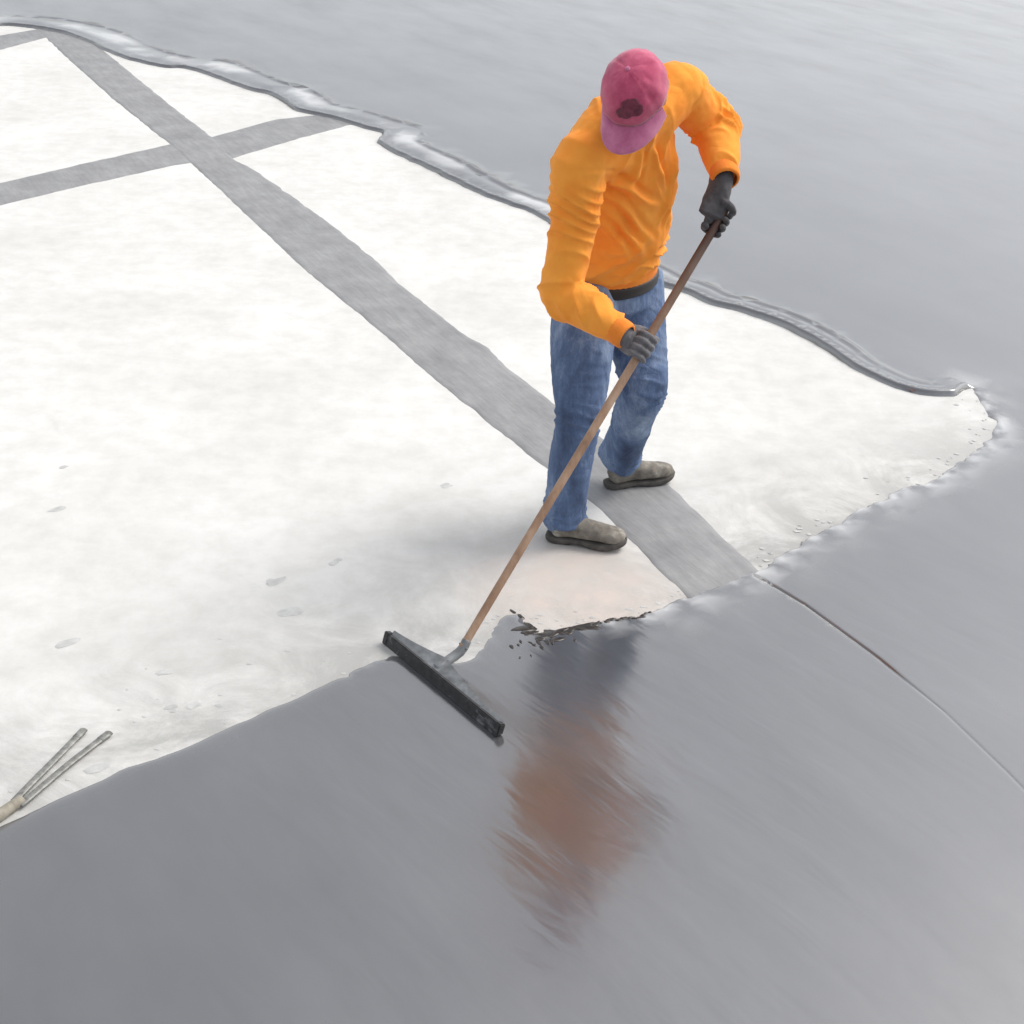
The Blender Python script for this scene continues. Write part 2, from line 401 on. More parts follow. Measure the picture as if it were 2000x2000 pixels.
def outline():
    pts = []
    for part, amp, step in ((FAR, .010, .03), (TIP, .016, .018), (NEAR, .006, .025)):
        seg = part + ([TIP[0]] if part is FAR else [NEAR[0]] if part is TIP else [])
        sm = [V(q[:2]) for q in catmull([list(q) for q in seg], 6)]
        rs = resample(sm, step)[:-1]
        for q in rs:
            inside_view = q.x > -6
            a = amp if inside_view else 0
            if part is TIP and q.y > 5.6: a *= .4
            pts.append((q + wob(q * (2.2 if part is TIP else 1.0), a, 5), 0 if part is FAR else (1 if part is TIP else 2)))
    return pts
OUT = outline()
OP = [p for p, k in OUT]; OK = [k for p, k in OUT]; NO = len(OP)
kd = kdtree.KDTree(NO)
for i, p in enumerate(OP): kd.insert((p.x, p.y, 0), i)
kd.balance()
def inside(q):
    c = False; j = NO - 1
    for i in range(NO):
        a, b_ = OP[i], OP[j]
        if (a.y > q.y) != (b_.y > q.y) and q.x < (b_.x - a.x) * (q.y - a.y) / (b_.y - a.y) + a.x: c = not c
        j = i
    return c
def edge_dist(q):
    _, i, d = kd.find((q.x, q.y, 0)); return d, i
SEAM_A = [V((.83, 4.15)), V((.97, 3.975)), V((1.15, 3.69)), V((1.29, 3.42)), V((1.40, 3.15)), V((1.49, 2.90)), V((1.58, 2.60))]
def seam_dist(q):
    best = 9
    for a, b_ in list(zip(SEAM_A, SEAM_A[1:])):
        t_, d = seg_t(V((q.x, q.y, 0)), a.to_3d(), b_.to_3d()); best = min(best, d)
    return best
def second_line(q):
    return .10 + .045 * max(0, q.y - 5.6) * (1 + .35 * noise.noise(V((q.x * .9, q.y * .9, 7))))
def coat_h(q):
    d, i = edge_dist(q); k = OK[i]
    far = 1.0 if k == 0 else 0.0
    T0 = .009 if k == 0 else (.0065 if k == 1 else .008)
    w_ = .005 if k == 0 else .008
    z = -.001 + T0 * (1 - math.exp(-d / w_))
    if far and q.x > -6:
        nx = noise.noise(V((q.x * 1.3, q.y * 1.3, 2)))
        z += .017 * (1 + .5 * nx) * math.exp(-((d - .016) / .017) ** 2) * (1 - math.exp(-d / .004))     # curled lip of the film
        D2 = second_line(q)
        z += .013 * max(0, .75 + 1.1 * nx) * math.exp(-((d - D2) / .022) ** 2)                          # second wrinkle behind it
        z += .010 * (1 + nx) * math.exp(-((d - D2 * .55) / (D2 * .25)) ** 2)
    if k == 1:
        z += .004 * max(0, noise.noise(V((q.x * 14, q.y * 14, 5)))) * math.exp(-d / .10)
        z += .0028 * noise.noise(V((q.x * 30, q.y * 30, 1))) * math.exp(-d / .08) * min(1, d / .02)
    s = seam_dist(q)
    if s < .05 and d > .004:
        on = .16 + .20 * soft(noise.noise(V((q.x * 3.3, q.y * 3.3, 4))), -.2, .3) + .64 * soft(q.y, 3.4, 4.0)
        z -= .011 * on * math.exp(-(s / .0045) ** 2)
    if d > .2: z += .0012 * noise.noise(V((q.x * 1.7, q.y * 1.7, 9)))
    return z
P2 = list(OP); E2 = [(i, (i + 1) % NO) for i in range(NO)]
nrm = []
for i in range(NO):
    tg = (OP[(i + 1) % NO] - OP[i - 1]).normalized(); nrm.append(V((-tg.y, tg.x)))
if inside(OP[50] + nrm[50] * .05): nrm = [-n_ for n_ in nrm]
for off, stp in ((.003, 1), (.007, 1), (.012, 1), (.018, 1), (.025, 1), (.034, 1), (.045, 2), (.065, 2), (.09, 3), (.12, 3), (.16, 4), (.20, 4), (.25, 5), (.31, 6), (.38, 7), (.46, 8), (.56, 9), (.68, 10)):
    for i in range(0, NO, stp):
        if OP[i].x < -6.5: continue
        q = OP[i] + nrm[i] * off
        d, _ = edge_dist(q)
        if d > off * .85: P2.append(q)
for i in range(0, NO, 2):
    if OK[i] == 0 and OP[i].x > -6:
        D2 = second_line(OP[i])
        for o_ in (-.05, -.032, -.02, -.01, 0, .01, .02, .032, .05):
            q = OP[i] + nrm[i] * (D2 + o_)
            if edge_dist(q)[0] > (D2 + o_) * .85: P2.append(q)
for q in resample(SEAM_A, .02):
    tn = V((.84, .54))
    for o_ in (-.03, -.016, -.009, -.0055, -.0025, 0, .0025, .0055, .009, .016, .03):
        qq = q + tn * o_
        if edge_dist(qq)[0] > .006: P2.append(qq)
gy = .2
while gy < 17:
    gx = -6.5
    while gx < 7:
        q = V((gx + random.uniform(-.03, .03), gy + random.uniform(-.03, .03)))
        if edge_dist(q)[0] > .12 and seam_dist(q) > .05 and not inside(q): P2.append(q)
        gx += .16
    gy += .16
for q in ((-190, -130), (190, -130), (190, 250), (-190, 250), (0, -40), (40, 0), (60, 60), (-60, 60), (0, 90), (-40, -20), (20, 30), (-20, 30), (15, 5), (12, 12), (-12, 20)): P2.append(V(q))
vo, eo, fo, *_ = geometry.delaunay_2d_cdt([V((p.x, p.y)) for p in P2], E2, [], 0, 1e-5)
bm = bmesh.new(); bv = [bm.verts.new((p.x, p.y, coat_h(p))) for p in vo]
for f in fo:
    c = (vo[f[0]] + vo[f[1]] + vo[f[2]]) / 3
    d, i = edge_dist(c)
    if d < 1.2 or c.x < -2 or (c.x < 2.2 and 2 < c.y < 13):
        if inside(c): continue
    bm.faces.new([bv[k] for k in f])
bmesh.ops.delete(bm, geom=[v_ for v_ in bm.verts if not v_.link_faces], context='VERTS')
coat = from_bm('liquid_coating', bm, M_coat)
fa = coat.data.attributes.new('film', 'FLOAT', 'POINT')
def film(q):
    d, i = edge_dist(q); k = OK[i]
    if k == 1 and OP[i].x > .3:
        return min(1, 1.5 * math.exp(-d / .055) * soft(noise.noise(V((q.x * 11, q.y * 11, 3))) + .35 * noise.noise(V((q.x * 34, q.y * 34, 3))), -.35, .45))
    if k == 0 and q.x > -6:                                         # thin stretched film between the curled lip and the wrinkle behind it
        D2 = second_line(q); u = d / D2
        nz = noise.noise(V((q.x * 2.1, q.y * 2.1, 8))) + .3 * noise.noise(V((q.x * 9, q.y * 9, 8)))
        return soft(u, .25, .5) * (1 - soft(u, .75, .98)) * soft(nz, -.25, .35) * soft(q.y, 6.2, 8.5)
    return .25 * math.exp(-d / .02)
fa.data.foreach_set('value', [film(v_.co) for v_ in coat.data.vertices])
if coat.data.polygons[0].normal.z < 0: coat.data.flip_normals()
tag(coat, 'wet glossy grey liquid coating flooding the roof around bare white panels', 'coating', kind='structure')

# drips and splashes of coating on the bare panels
bm = bmesh.new()
def blob(x, y, r, h=.0007, el=1.0, ang=0.0):
    n_ = 12; k = random.random() * 90; rings = []
    for f, z in ((1, 0), (.8, h * .75), (.45, h)):
        ring_ = []
        for j in range(n_):
            a = 2 * math.pi * j / n_
            rr_ = r * f * (1 + .5 * noise.noise(V((math.cos(a) * 1.3 + k, math.sin(a) * 1.3, k))))
            px, py = rr_ * math.cos(a) * el, rr_ * math.sin(a)
            ring_.append(bm.verts.new((x + px * math.cos(ang) - py * math.sin(ang), y + px * math.sin(ang) + py * math.cos(ang), z + .0006)))
        rings.append(ring_)
    for r0, r1 in zip(rings, rings[1:]):
        for j in range(n_): bm.faces.new((r0[j], r0[(j + 1) % n_], r1[(j + 1) % n_], r1[j]))
    bm.faces.new(rings[-1])
for (x, y), r in zip([(-1.305, 3.549), (-.988, 3.418), (-.914, 3.231), (-.878, 3.272), (-.685, 3.793), (-.567, 4.101), (-.753, 3.947), (-1.584, 4.362), (-1.662, 4.683), (-.251, 4.673), (-1.064, 2.973)],
                     [.022, .017, .016, .012, .026, .024, .02, .017, .013, .012, .016]):
    for k in range(2):
        blob(x + random.gauss(0, r * .5), y + random.gauss(0, r * .6), r * random.uniform(.45, 1.0), h=.0005 + .0006 * k, el=random.uniform(1.3, 2.6), ang=random.uniform(.2, .9))
for k in range(150):
    i = random.choice([j for j in range(NO) if OK[j] == 2 and OP[j].x > -2.2 or OK[j] == 1])
    q = OP[i] - nrm[i] * abs(random.gauss(0, .22 if OK[i] == 2 else .05))
    if inside(q) and edge_dist(q)[0] > .01: blob(q.x, q.y, random.uniform(.002, .007), .0006, random.uniform(1, 2))
drips = from_bm('coating_drips', bm, M_drip)
tag(drips, 'grey spots of spilled coating dotted over the white panels', 'spill', kind='stuff')

# contact shade under the panel edge by the worker's foot, painted as dark blots
M_edge_shade, t, b = mat('dark_edge_shade')
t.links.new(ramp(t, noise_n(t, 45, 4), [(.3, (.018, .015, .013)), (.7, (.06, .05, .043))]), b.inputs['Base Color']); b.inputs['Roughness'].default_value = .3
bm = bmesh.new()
def shade_blot(x, y, r, h, el, ang):
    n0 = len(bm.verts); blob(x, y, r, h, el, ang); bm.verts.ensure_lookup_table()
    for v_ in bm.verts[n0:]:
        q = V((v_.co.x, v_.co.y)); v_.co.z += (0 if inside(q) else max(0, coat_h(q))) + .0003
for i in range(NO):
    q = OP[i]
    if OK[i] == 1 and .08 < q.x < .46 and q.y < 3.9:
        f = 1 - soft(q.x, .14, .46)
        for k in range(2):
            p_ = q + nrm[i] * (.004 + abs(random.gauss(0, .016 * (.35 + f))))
            shade_blot(p_.x, p_.y, random.uniform(.004, .012) * (.5 + .7 * f), .0016, random.uniform(1.5, 3.2), .47 + random.gauss(0, .35))
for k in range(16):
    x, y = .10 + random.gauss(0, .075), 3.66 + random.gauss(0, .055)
    if not inside(V((x, y))): shade_blot(x, y, random.uniform(.002, .0065), .0012, random.uniform(1.2, 3.5), -1.06 + random.gauss(0, .3))
for (x, y), r in (((.045, 3.822), .008), ((.02, 3.848), .006), ((.072, 3.772), .010)): shade_blot(x, y, r, .0016, 2.4, -.9)
tag(from_bm('painted_edge_shade', bm, M_edge_shade), 'dark blots painting the contact shade along the white panel edge in front of the worker', 'shade', kind='stuff')

# ------------------------------------------------------------------ the worker
person = empty('person', (.29, 4.55, 0))
tag(person, 'worker in orange sweatshirt, blue jeans and pink cap bending over to push the squeegee', 'person')
LAT = V((.69, .72, 0)).normalized(); FAC = V((.72, -.69, 0)).normalized()
shR, shL = V((.158, 4.245, 1.338)), V((.425, 4.46, 1.515))
elR, wrR = V((.118, 4.195, .948)), V((.285, 4.075, .884))
elL, wrL = V((.577, 4.59, 1.400)), V((.596, 4.375, 1.300))
hipR, knR, anR = V((.206, 4.495, .822)), V((.203, 4.335, .468)), V((.178, 4.345, .085))
hipL, knL, anL = V((.358, 4.65, .83)), V((.428, 4.505, .520)), V((.390, 4.775, .115))
POLE0, POLE1 = V((-.142, 3.509, .045)), V((.615, 4.329, 1.214))
PU = (POLE1 - POLE0).normalized()
gripR, gripL = POLE0 + PU * 1.09, POLE0 + PU * 1.55
HC = V((.294, 4.19, 1.562))
HL = V((-.25, -.62, -.74)).normalized(); HU = (V((0, 0, 1)) - HL * HL.z).normalized(); HS = HL.cross(HU)   # face, crown, side
TORSO = [(V((.302, 4.556, .930)), .158, .118), (V((.302, 4.535, 1.01)), .176, .138), (V((.298, 4.505, 1.14)), .188, .146),
         (V((.288, 4.455, 1.28)), .188, .138), (V((.284, 4.39, 1.385)), .160, .112), (V((.286, 4.33, 1.465)), .085, .08)]

# body: one continuous skin under the clothes
bm = bmesh.new()
tube(bm, [(p, a * .8, b_ * .78) for p, a, b_ in TORSO], LAT)
tube(bm, [(V((.30, 4.575, .78)), .13, .10), (V((.30, 4.56, .93)), .14, .10)], LAT)
for a_, b_, c_ in ((shR, elR, wrR), (shL, elL, wrL)):
    tube(bm, [(a_, .048, .048), (a_.lerp(b_, .5), .044, .044), (b_, .038, .038), (b_.lerp(c_, .4), .038, .038), (c_, .026, .026)], FAC)
for a_, b_, c_ in ((hipR, knR, anR), (hipL, knL, anL)):
    tube(bm, [(a_, .078, .078), (a_.lerp(b_, .5), .068, .068), (b_, .05, .05), (b_.lerp(c_, .35), .05, .05), (c_, .034, .034)], LAT)
tube(bm, [(V((.284, 4.35, 1.42)), .06, .06), (HC - HL * .035 - HU * .06, .055, .055), (HC - HL * .01, .05, .05)], LAT)
ball(bm, HC, .072, .092, .098, HS, HL, HU, 24, 16)
ball(bm, HC + HL * .035 - HU * .06, .052, .058, .058, HS, HL, HU)
tube(bm, [(HC + HL * .086 + HU * .005, .009, .008), (HC + HL * .108 - HU * .030, .015, .012)], HS, 10, 3)
for s_ in (-1, 1):
    ball(bm, HC + HS * (s_ * .074) - HU * .015 - HL * .005, .012, .022, .032, HS, HL, HU, 10, 8)
ball(bm, HC + HL * .090 - HU * .062, .024, .010, .007, HS, HL, HU, 12, 8)
ball(bm, HC + HL * .089 - HU * .074, .020, .010, .008, HS, HL, HU, 12, 8)
link('body', remeshed(bm, .006, 2), M_skin, person)
for s_ in (-1, 1):
    bm = bmesh.new(); ball(bm, HC + HS * (s_ * .031) + HL * .080 - HU * .004, .012, .012, .009, HS, HL, HU, 12, 8)
    from_bm('eye', bm, M_eye, person)
bm = bmesh.new()
ball(bm, HC - HL * .012 + HU * .005, .077, .092, .098, HS, HL, HU, 24, 16)
for v_ in bm.verts:
    l = v_.co - HC
    if l.dot(HU) < -.035 or l.dot(HL) > .03: v_.co = HC + l * .86
from_bm('hair', bm, M_hair, person)

# sweatshirt
ARMS = ((shR, elR, wrR), (shL, elL, wrL))
def creases(ph):
    return (1 - abs(math.sin(ph))) ** 1.6 - .22      # thin raised folds with broad flats between
def soft(x, a, b_):
    t_ = min(max((x - a) / (b_ - a), 0), 1); return t_ * t_ * (3 - 2 * t_)
PULLS = [(-.15, 1.27, .02, 1.05, .011), (-.15, 1.23, -.02, 1.00, .011), (-.15, 1.19, -.07, .97, .009), (-.14, 1.31, .06, 1.16, .010),
         (.15, 1.34, .03, 1.06, .012), (.155, 1.29, .06, 1.02, .010), (.15, 1.24, .09, .98, .009), (.03, 1.38, .08, 1.20, .011), (-.03, 1.38, -.06, 1.22, .010)]
def shirt_fold(p, n_):
    z = 0.0; arm_w = 0.0
    for j, (a_, b_, c_) in enumerate(ARMS):
        for s0, s1, k in ((a_, b_, 0), (b_, c_, 1)):
            t_, d = seg_t(p, s0, s1)
            if d < .105 and -.15 < t_ < 1.1:
                w_ = (1 - soft(d, .075, .105)) * soft(t_, -.15, .12) * (1 - soft(t_, .95, 1.1)); arm_w = max(arm_w, w_)
                el_ = math.exp(-((t_ - (1 if k == 0 else 0)) / .40) ** 2)
                ax = (s1 - s0).normalized(); e = ax.orthogonal().normalized(); f_ = ax.cross(e)
                az = math.atan2((p - s0).dot(f_), (p - s0).dot(e))
                u = t_ * (s1 - s0).length
                ph = u * math.pi / .052 + 2.1 * math.sin(az + j * 2 + u * 6) + 5.0 * noise.noise(p * 5 + V((j, k, 0)))
                mk = soft(noise.noise(p * 8 + V((3, j * 5, k))), -.25, .40)
                z += w_ * mk * (.014 + .002 * el_) * creases(ph)
                if k == 0: z -= .0045 * math.exp(-((t_ - .06 - .05 * math.sin(az)) / .016) ** 2) * (1 - soft(d, .09, .105))     # armhole seam
                ph2 = az * 1.5 + u * 16 + 1.5 * noise.noise(p * 5)
                z += w_ * .011 * creases(ph2) * (1 - el_ * .6) * soft(noise.noise(p * 6 + V((j, 8, k))), -.3, .4)
    tw = 1 - arm_w
    zc = p.z; c = V((.293, 4.575 - (zc - .9) * .42, zc))
    lt = (p - c).dot(LAT); fr_ = (p - c).dot(FAC)
    # tension folds running from each armpit in to the middle and down to the hem
    ph = (lt * .75 - zc * .66) * math.pi / .075 + 3.6 * noise.noise(p * 4.6 + V((9, 0, 0)))
    mk = soft(noise.noise(p * 5.5 + V((0, 7, 0))), -.15, .45)
    z += tw * mk * .013 * creases(ph)
    ph = (lt * 1.0 + zc * .45) * math.pi / .10 + 2.6 * noise.noise(p * 4)
    z += tw * .006 * creases(ph) * soft(noise.noise(p * 4 + V((4, 4, 0))), -.2, .4)
    if fr_ > -.02:
        for (l0, z0, l1, z1, am) in PULLS:
            dx, dz = l1 - l0, z1 - z0; L2 = dx * dx + dz * dz
            wl = .018 * noise.noise(p * 9)
            t_ = ((lt - l0) * dx + (zc - z0) * dz) / L2
            if -.05 < t_ < 1.05:
                d = ((lt - l0) * dz - (zc - z0) * dx) / math.sqrt(L2) + wl
                x_ = d / .013
                z += tw * 1.45 * am * soft(t_, -.05, .12) * (1 - soft(t_, .45, 1.05)) * (math.exp(-(x_ - .9) ** 2) - .8 * math.exp(-(x_ + .9) ** 2))
    bun = math.exp(-((zc - .99) / .055) ** 2)
    z += tw * bun * .018 * creases(zc * math.pi / .045 + 3.4 * noise.noise(p * 6)) * soft(noise.noise(p * 7 + V((2, 2, 2))), -.3, .3)
    return z + .0015 * noise.noise(p * 40)
bm = bmesh.new()
tube(bm, TORSO, LAT, 28, 6)
tube(bm, [(V((.29, 4.40, 1.35)), .10, .09), (shR + V((-.005, -.005, .01)), .088, .085), (shR.lerp(elR, .35), .078, .075), (shR.lerp(elR, .75), .068, .066), (elR, .070, .068), (elR.lerp(wrR, .4), .068, .064), (elR.lerp(wrR, .85), .053, .050), (wrR, .042, .042)], FAC)
tube(bm, [(V((.30, 4.40, 1.38)), .10, .09), (shL + V((.0, .0, .005)), .088, .085), (shL.lerp(elL, .45), .076, .074), (elL, .072, .068), (elL.lerp(wrL, .4), .068, .064), (elL.lerp(wrL, .85), .054, .050), (wrL, .043, .043)], FAC)
tube(bm, [(shR + V((0, .01, .0)), .085, .080), (V((.225, 4.315, 1.405)), .105, .095), (V((.286, 4.37, 1.44)), .110, .105), (V((.36, 4.42, 1.475)), .105, .095), (shL, .086, .082)], FAC, 20)   # yoke over the bowed shoulders
ball(bm, V((.27, 4.46, 1.35)) - FAC * .02, .15, .10, .13, LAT, FAC)      # rounded upper back
ball(bm, V((.312, 4.48, 1.06)) + FAC * .012, .145, .115, .10, LAT, FAC)   # cloth bagging at the belly
shirt = link('sweatshirt', remeshed(bm, .0052, 10, shirt_fold), M_shirt, person)
# ribbed collar, cuffs and hem
def band(name, c, axis, rx, ry, h, ref, mt_, par, n_=44, th=.006, rib=.0006, taper=0):
    axis = axis.normalized(); A = (V(ref) - axis * V(ref).dot(axis)).normalized(); B = axis.cross(A)
    bm_ = bmesh.new(); rows = []
    for f, e in ((0, -th), (0, 0), (.15, .003), (.5, .004), (.85, .003), (1, 0), (1, -th)):
        row = []
        for k in range(n_):
            a = 2 * math.pi * k / n_; rb = rib * (1 if k % 2 else -1)
            s_ = 1 - taper * f
            row.append(bm_.verts.new(c + axis * (h * (f - .5)) + A * ((rx * s_ + e + rb) * math.cos(a)) + B * ((ry * s_ + e + rb) * math.sin(a))))
        rows.append(row)
    for r0, r1 in zip(rows, rows[1:]):
        for k in range(n_): bm_.faces.new((r0[k], r0[(k + 1) % n_], r1[(k + 1) % n_], r1[k]))
    return from_bm(name, bm_, mt_, par)
band('cuff', wrR + (wrR - elR).normalized() * .018, wrR - elR, .040, .039, .05, FAC, M_rib, shirt)
band('cuff', wrL + (wrL - elL).normalized() * .012, wrL - elL, .042, .041, .05, FAC, M_rib, shirt)
band('hem', V((.303, 4.560, .917)), V((0, -.14, 1)), .155, .116, .045, LAT, M_rib, shirt, 90)
band('collar', V((.284, 4.315, 1.485)), HC - V((.284, 4.35, 1.42)), .085, .078, .035, LAT, M_rib, shirt, 56)

# jeans
LEGS = ((hipR, knR, anR), (hipL, knL, anL))
def jean_fold(p, n_):
    z = 0.0
    for j, (a_, b_, c_) in enumerate(LEGS):
        for s0, s1, k in ((a_, b_, 0), (b_, c_, 1)):
            t_, d = seg_t(p, s0, s1)
            if d < .13 and -.1 < t_ < 1.12:
                w_ = 1 - soft(d, .09, .13)
                kn = math.exp(-((t_ - (1 if k == 0 else 0)) / .22) ** 2)
                hem_ = math.exp(-((t_ - 1) / .20) ** 2) if k == 1 else 0
                top_ = math.exp(-(t_ / .25) ** 2) if k == 0 else 0
                ax = (s1 - s0).normalized(); e = ax.orthogonal().normalized(); f_ = ax.cross(e)
                az = math.atan2((p - s0).dot(f_), (p - s0).dot(e)); u = t_ * (s1 - s0).length
                mk = soft(noise.noise(p * 8 + V((j * 3, k, 2))), -.35, .3)
                z += w_ * mk * (.002 + .0075 * kn + .012 * hem_ + .006 * top_) * creases(u * math.pi / .038 + 1.0 * math.sin(az + j) + 2.6 * noise.noise(p * 6))
                z += w_ * .0055 * creases(az * 1.5 + u * 9 + 2 * noise.noise(p * 4 + V((j, 0, 0)))) * (1 - kn * .5)
    return z + .0012 * noise.noise(p * 45)
bm = bmesh.new()
tube(bm, [(V((.300, 4.575, .80)), .165, .125), (V((.301, 4.572, .855)), .160, .119), (V((.303, 4.565, .905)), .148, .108)], LAT, 28)
for a_, b_, c_, dx in ((hipR, knR, anR, 0), (hipL, knL, anL, 0)):
    tube(bm, [(a_ + V((0, .01, .03)), .105, .115), (a_.lerp(b_, .35), .106, .108), (a_.lerp(b_, .75), .091, .092), (b_, .076, .078), (b_.lerp(c_, .35), .073, .076), (b_.lerp(c_, .75), .068, .074), (c_ + (c_ - b_).normalized() * .012, .072, .080)], LAT, 24)
ball(bm, V((.268, 4.615, .82)) - FAC * .05, .15, .095, .11, LAT, FAC)
jeans = link('jeans', remeshed(bm, .0065, 5, jean_fold), M_jeans, person)
# side and front pockets: stitched patches
bt = band('belt', V((.303, 4.568, .880)), V((0, -.10, 1)), .163, .122, .040, LAT, M_belt, person, 60, .006, 0)
# boots
def boot(base, fwd, ank, roll=0.0):
    fwd = V((fwd[0], fwd[1], 0)).normalized(); side = V((0, 0, 1)).cross(fwd); U = V((0, 0, 1))
    def L(x, y, z): return V(base) + fwd * x + side * y + U * z
    bm_ = bmesh.new()
    tube(bm_, [(L(.035, 0, .055), .037, .044), (L(.08, 0, .066), .037, .046), (L(.14, .002, .058), .041, .037), (L(.20, .004, .050), .047, .028), (L(.25, .003, .045), .043, .026), (L(.272, .002, .043), .030, .018)], side, 20)
    tube(bm_, [(L(.055, 0, .055), .036, .044), (L(.06, 0, .10), .037, .044), (V(ank).lerp(L(.06, 0, .11), .5), .036, .040), (V(ank) + U * .02, .034, .036)], side, 20)
    o = link('boot', remeshed(bm_, .0045, 3, lambda p, n_: .0022 * noise.noise(p * 45) + .0016 * noise.noise(p * 16)), M_boot, person)
    # sole: outline swept up at the toe
    prof = [(.004, .016), (.012, .030), (.04, .039), (.09, .037), (.13, .038), (.18, .047), (.22, .050), (.25, .046), (.275, .034), (.288, .018), (.291, 0)]
    pr = catmull([list(q) for q in prof], 3)
    loop = [(x * .985, y * .93) for x, y in pr] + [(x * .985, -y * .93) for x, y in pr[::-1][1:]]
    bm_ = bmesh.new(); rows = []
    for zz, grow in ((.003, -.003), (.006, -.001), (.019, .0), (.024, -.003), (.026, -.009)):
        row = []
        for x, y in loop:
            spring = .022 * max(0, (x - .19) / .1) ** 2 + .004 * max(0, (.03 - x) / .03)
            arch = .006 if .095 < x < .15 and zz < .01 else 0
            ys = y + grow * (1 if y >= 0 else -1)
            row.append(bm_.verts.new(L(x + (grow if x > .2 else -grow if x < .02 else 0), ys, zz + spring + arch)))
        rows.append(row)
    nL = len(loop)
    for r0, r1 in zip(rows, rows[1:]):
        for k in range(nL): bm_.faces.new((r0[k], r0[(k + 1) % nL], r1[(k + 1) % nL], r1[k]))
    bm_.faces.new(rows[0][::-1]); bm_.faces.new(rows[-1])
    from_bm('sole', bm_, M_sole, o)
    for j in range(4):
        bm_ = bmesh.new(); x = .115 + .024 * j; z = .103 - .0125 * j
        tube(bm_, [(L(x, -.024, z - .012), .0028, .0028), (L(x + .004, 0, z + .0), .0032, .0032), (L(x, .026, z - .012), .0028, .0028)], fwd, 8, 4)
        from_bm('lace', bm_, M_belt, o)
boot((.118, 4.335, 0), (.98, -.17), anR)
boot((.335, 4.735, 0), (.93, .36), anL)

# gloved hands around the handle
def hand(wr, grip, spin, mt_, thumb=1, el=None):
    ew = wr - grip; ew = (ew - PU * ew.dot(PU)).normalized()
    e2 = PU.cross(ew) * spin
    bm_ = bmesh.new()
    r0 = .0145
    back = (wr - el).normalized()
    pal = grip + ew * (r0 + .016) + e2 * (-.004)
    tube(bm_, [(wr - back * .03, .038, .037), (wr.lerp(pal, .25), .038, .033), (wr.lerp(pal, .62) - e2 * .008, .041, .024), (pal - e2 * .006, .043, .017)], PU, 20)
    for j, (off, ln, rr_) in enumerate(((.036, .90, .0105), (.0125, 1.0, .0112), (-.0115, .95, .0110), (-.0345, .80, .0096))):
        pts = []
        rad = r0 + rr_ * .92
        for k in range(8):
            th = R(-8) + (R(255) * ln) * k / 7
            kn_ = rad + (.007 if k in (1, 2) else .003 if k == 4 else 0)
            pts.append((grip + PU * off * (1 - .05 * k / 7) + ew * (kn_ * math.cos(th)) + e2 * (kn_ * math.sin(th)), rr_ * (1.05 - .035 * k), rr_ * (1.05 - .035 * k)))
        tube(bm_, [(pal + PU * off * .95 - ew * (-.008), rr_, rr_)] + pts, PU, 10, 3)
    tp = [(wr.lerp(pal, .45) + PU * .026 * thumb, .014, .014), (pal + PU * .052 * thumb - e2 * .022 - ew * .004, .0135, .0135)]
    for k, th in enumerate((R(-75), R(-125), R(-165))):
        rad = r0 + .0125
        tp.append((grip + PU * (.054 - .004 * k) * thumb + ew * (rad * math.cos(th)) + e2 * (rad * math.sin(th)), .0125 - .001 * k, .0125 - .001 * k))
    tube(bm_, tp, PU, 12, 4)
    return link('glove', remeshed(bm_, .0026, 2, lambda p, n_: .0012 * noise.noise(p * 70)), mt_, person)
hand(wrR, gripR, 1, M_glove2, 1, elR)
hand(wrL, gripL, -1, M_glove, 1, elL)

# cap
CO = HC + HU * .018
def cap_pt(th, ph, s_=1.0):
    # th 0 at the crown top to 1 at the rim, ph round the head (0 = over the forehead)
    a = th * math.pi / 2
    r_ = math.sin(a) ** .86
    x = .096 * r_ * math.sin(ph); y = .114 * r_ * math.cos(ph); z = .116 * math.cos(a) ** .92 if math.cos(a) > 1e-6 else 0
    seam = .0018 * (1 - min(1, abs(((ph / (math.pi / 3)) % 1) - .5) * 10 - 4 if abs(((ph / (math.pi / 3)) % 1) - .5) > .4 else 0))
    p = CO + HS * x * s_ + HL * (y * s_ + .004) + HU * (z * s_ - .004)
    d = .0035 * noise.noise(V((x * 30, y * 30, z * 30))) + .002 * noise.noise(V((x * 70, y * 70, 3)))
    gr = abs(((ph / (math.pi / 3)) % 1) - .5)
    d -= .0016 * max(0, 1 - (.5 - gr) / .02) * min(1, th * 5)
    return p + (p - CO).normalized() * d
bm = bmesh.new(); n_ = 72; rows = []
for i in range(1, 20):
    rows.append([bm.verts.new(cap_pt(i / 19, 2 * math.pi * k / n_)) for k in range(n_)])
rows.append([bm.verts.new(cap_pt(1, 2 * math.pi * k / n_, .95) + HU * .004) for k in range(n_)])
rows.append([bm.verts.new(cap_pt(.8, 2 * math.pi * k / n_, .94)) for k in range(n_)])
top = bm.verts.new(cap_pt(0, 0))
for k in range(n_): bm.faces.new((top, rows[0][k], rows[0][(k + 1) % n_]))
for r0, r1 in zip(rows, rows[1:]):
    for k in range(n_): bm.faces.new((r0[k], r1[k], r1[(k + 1) % n_], r0[(k + 1) % n_]))
cap = from_bm('cap', bm, M_cap, person)
bm = bmesh.new(); ball(bm, cap_pt(0, 0), .008, .008, .005, HS, HL, HU, 12, 8); from_bm('button', bm, M_brim, cap)
bm = bmesh.new(); grid = []
NB, MB_ = 24, 8
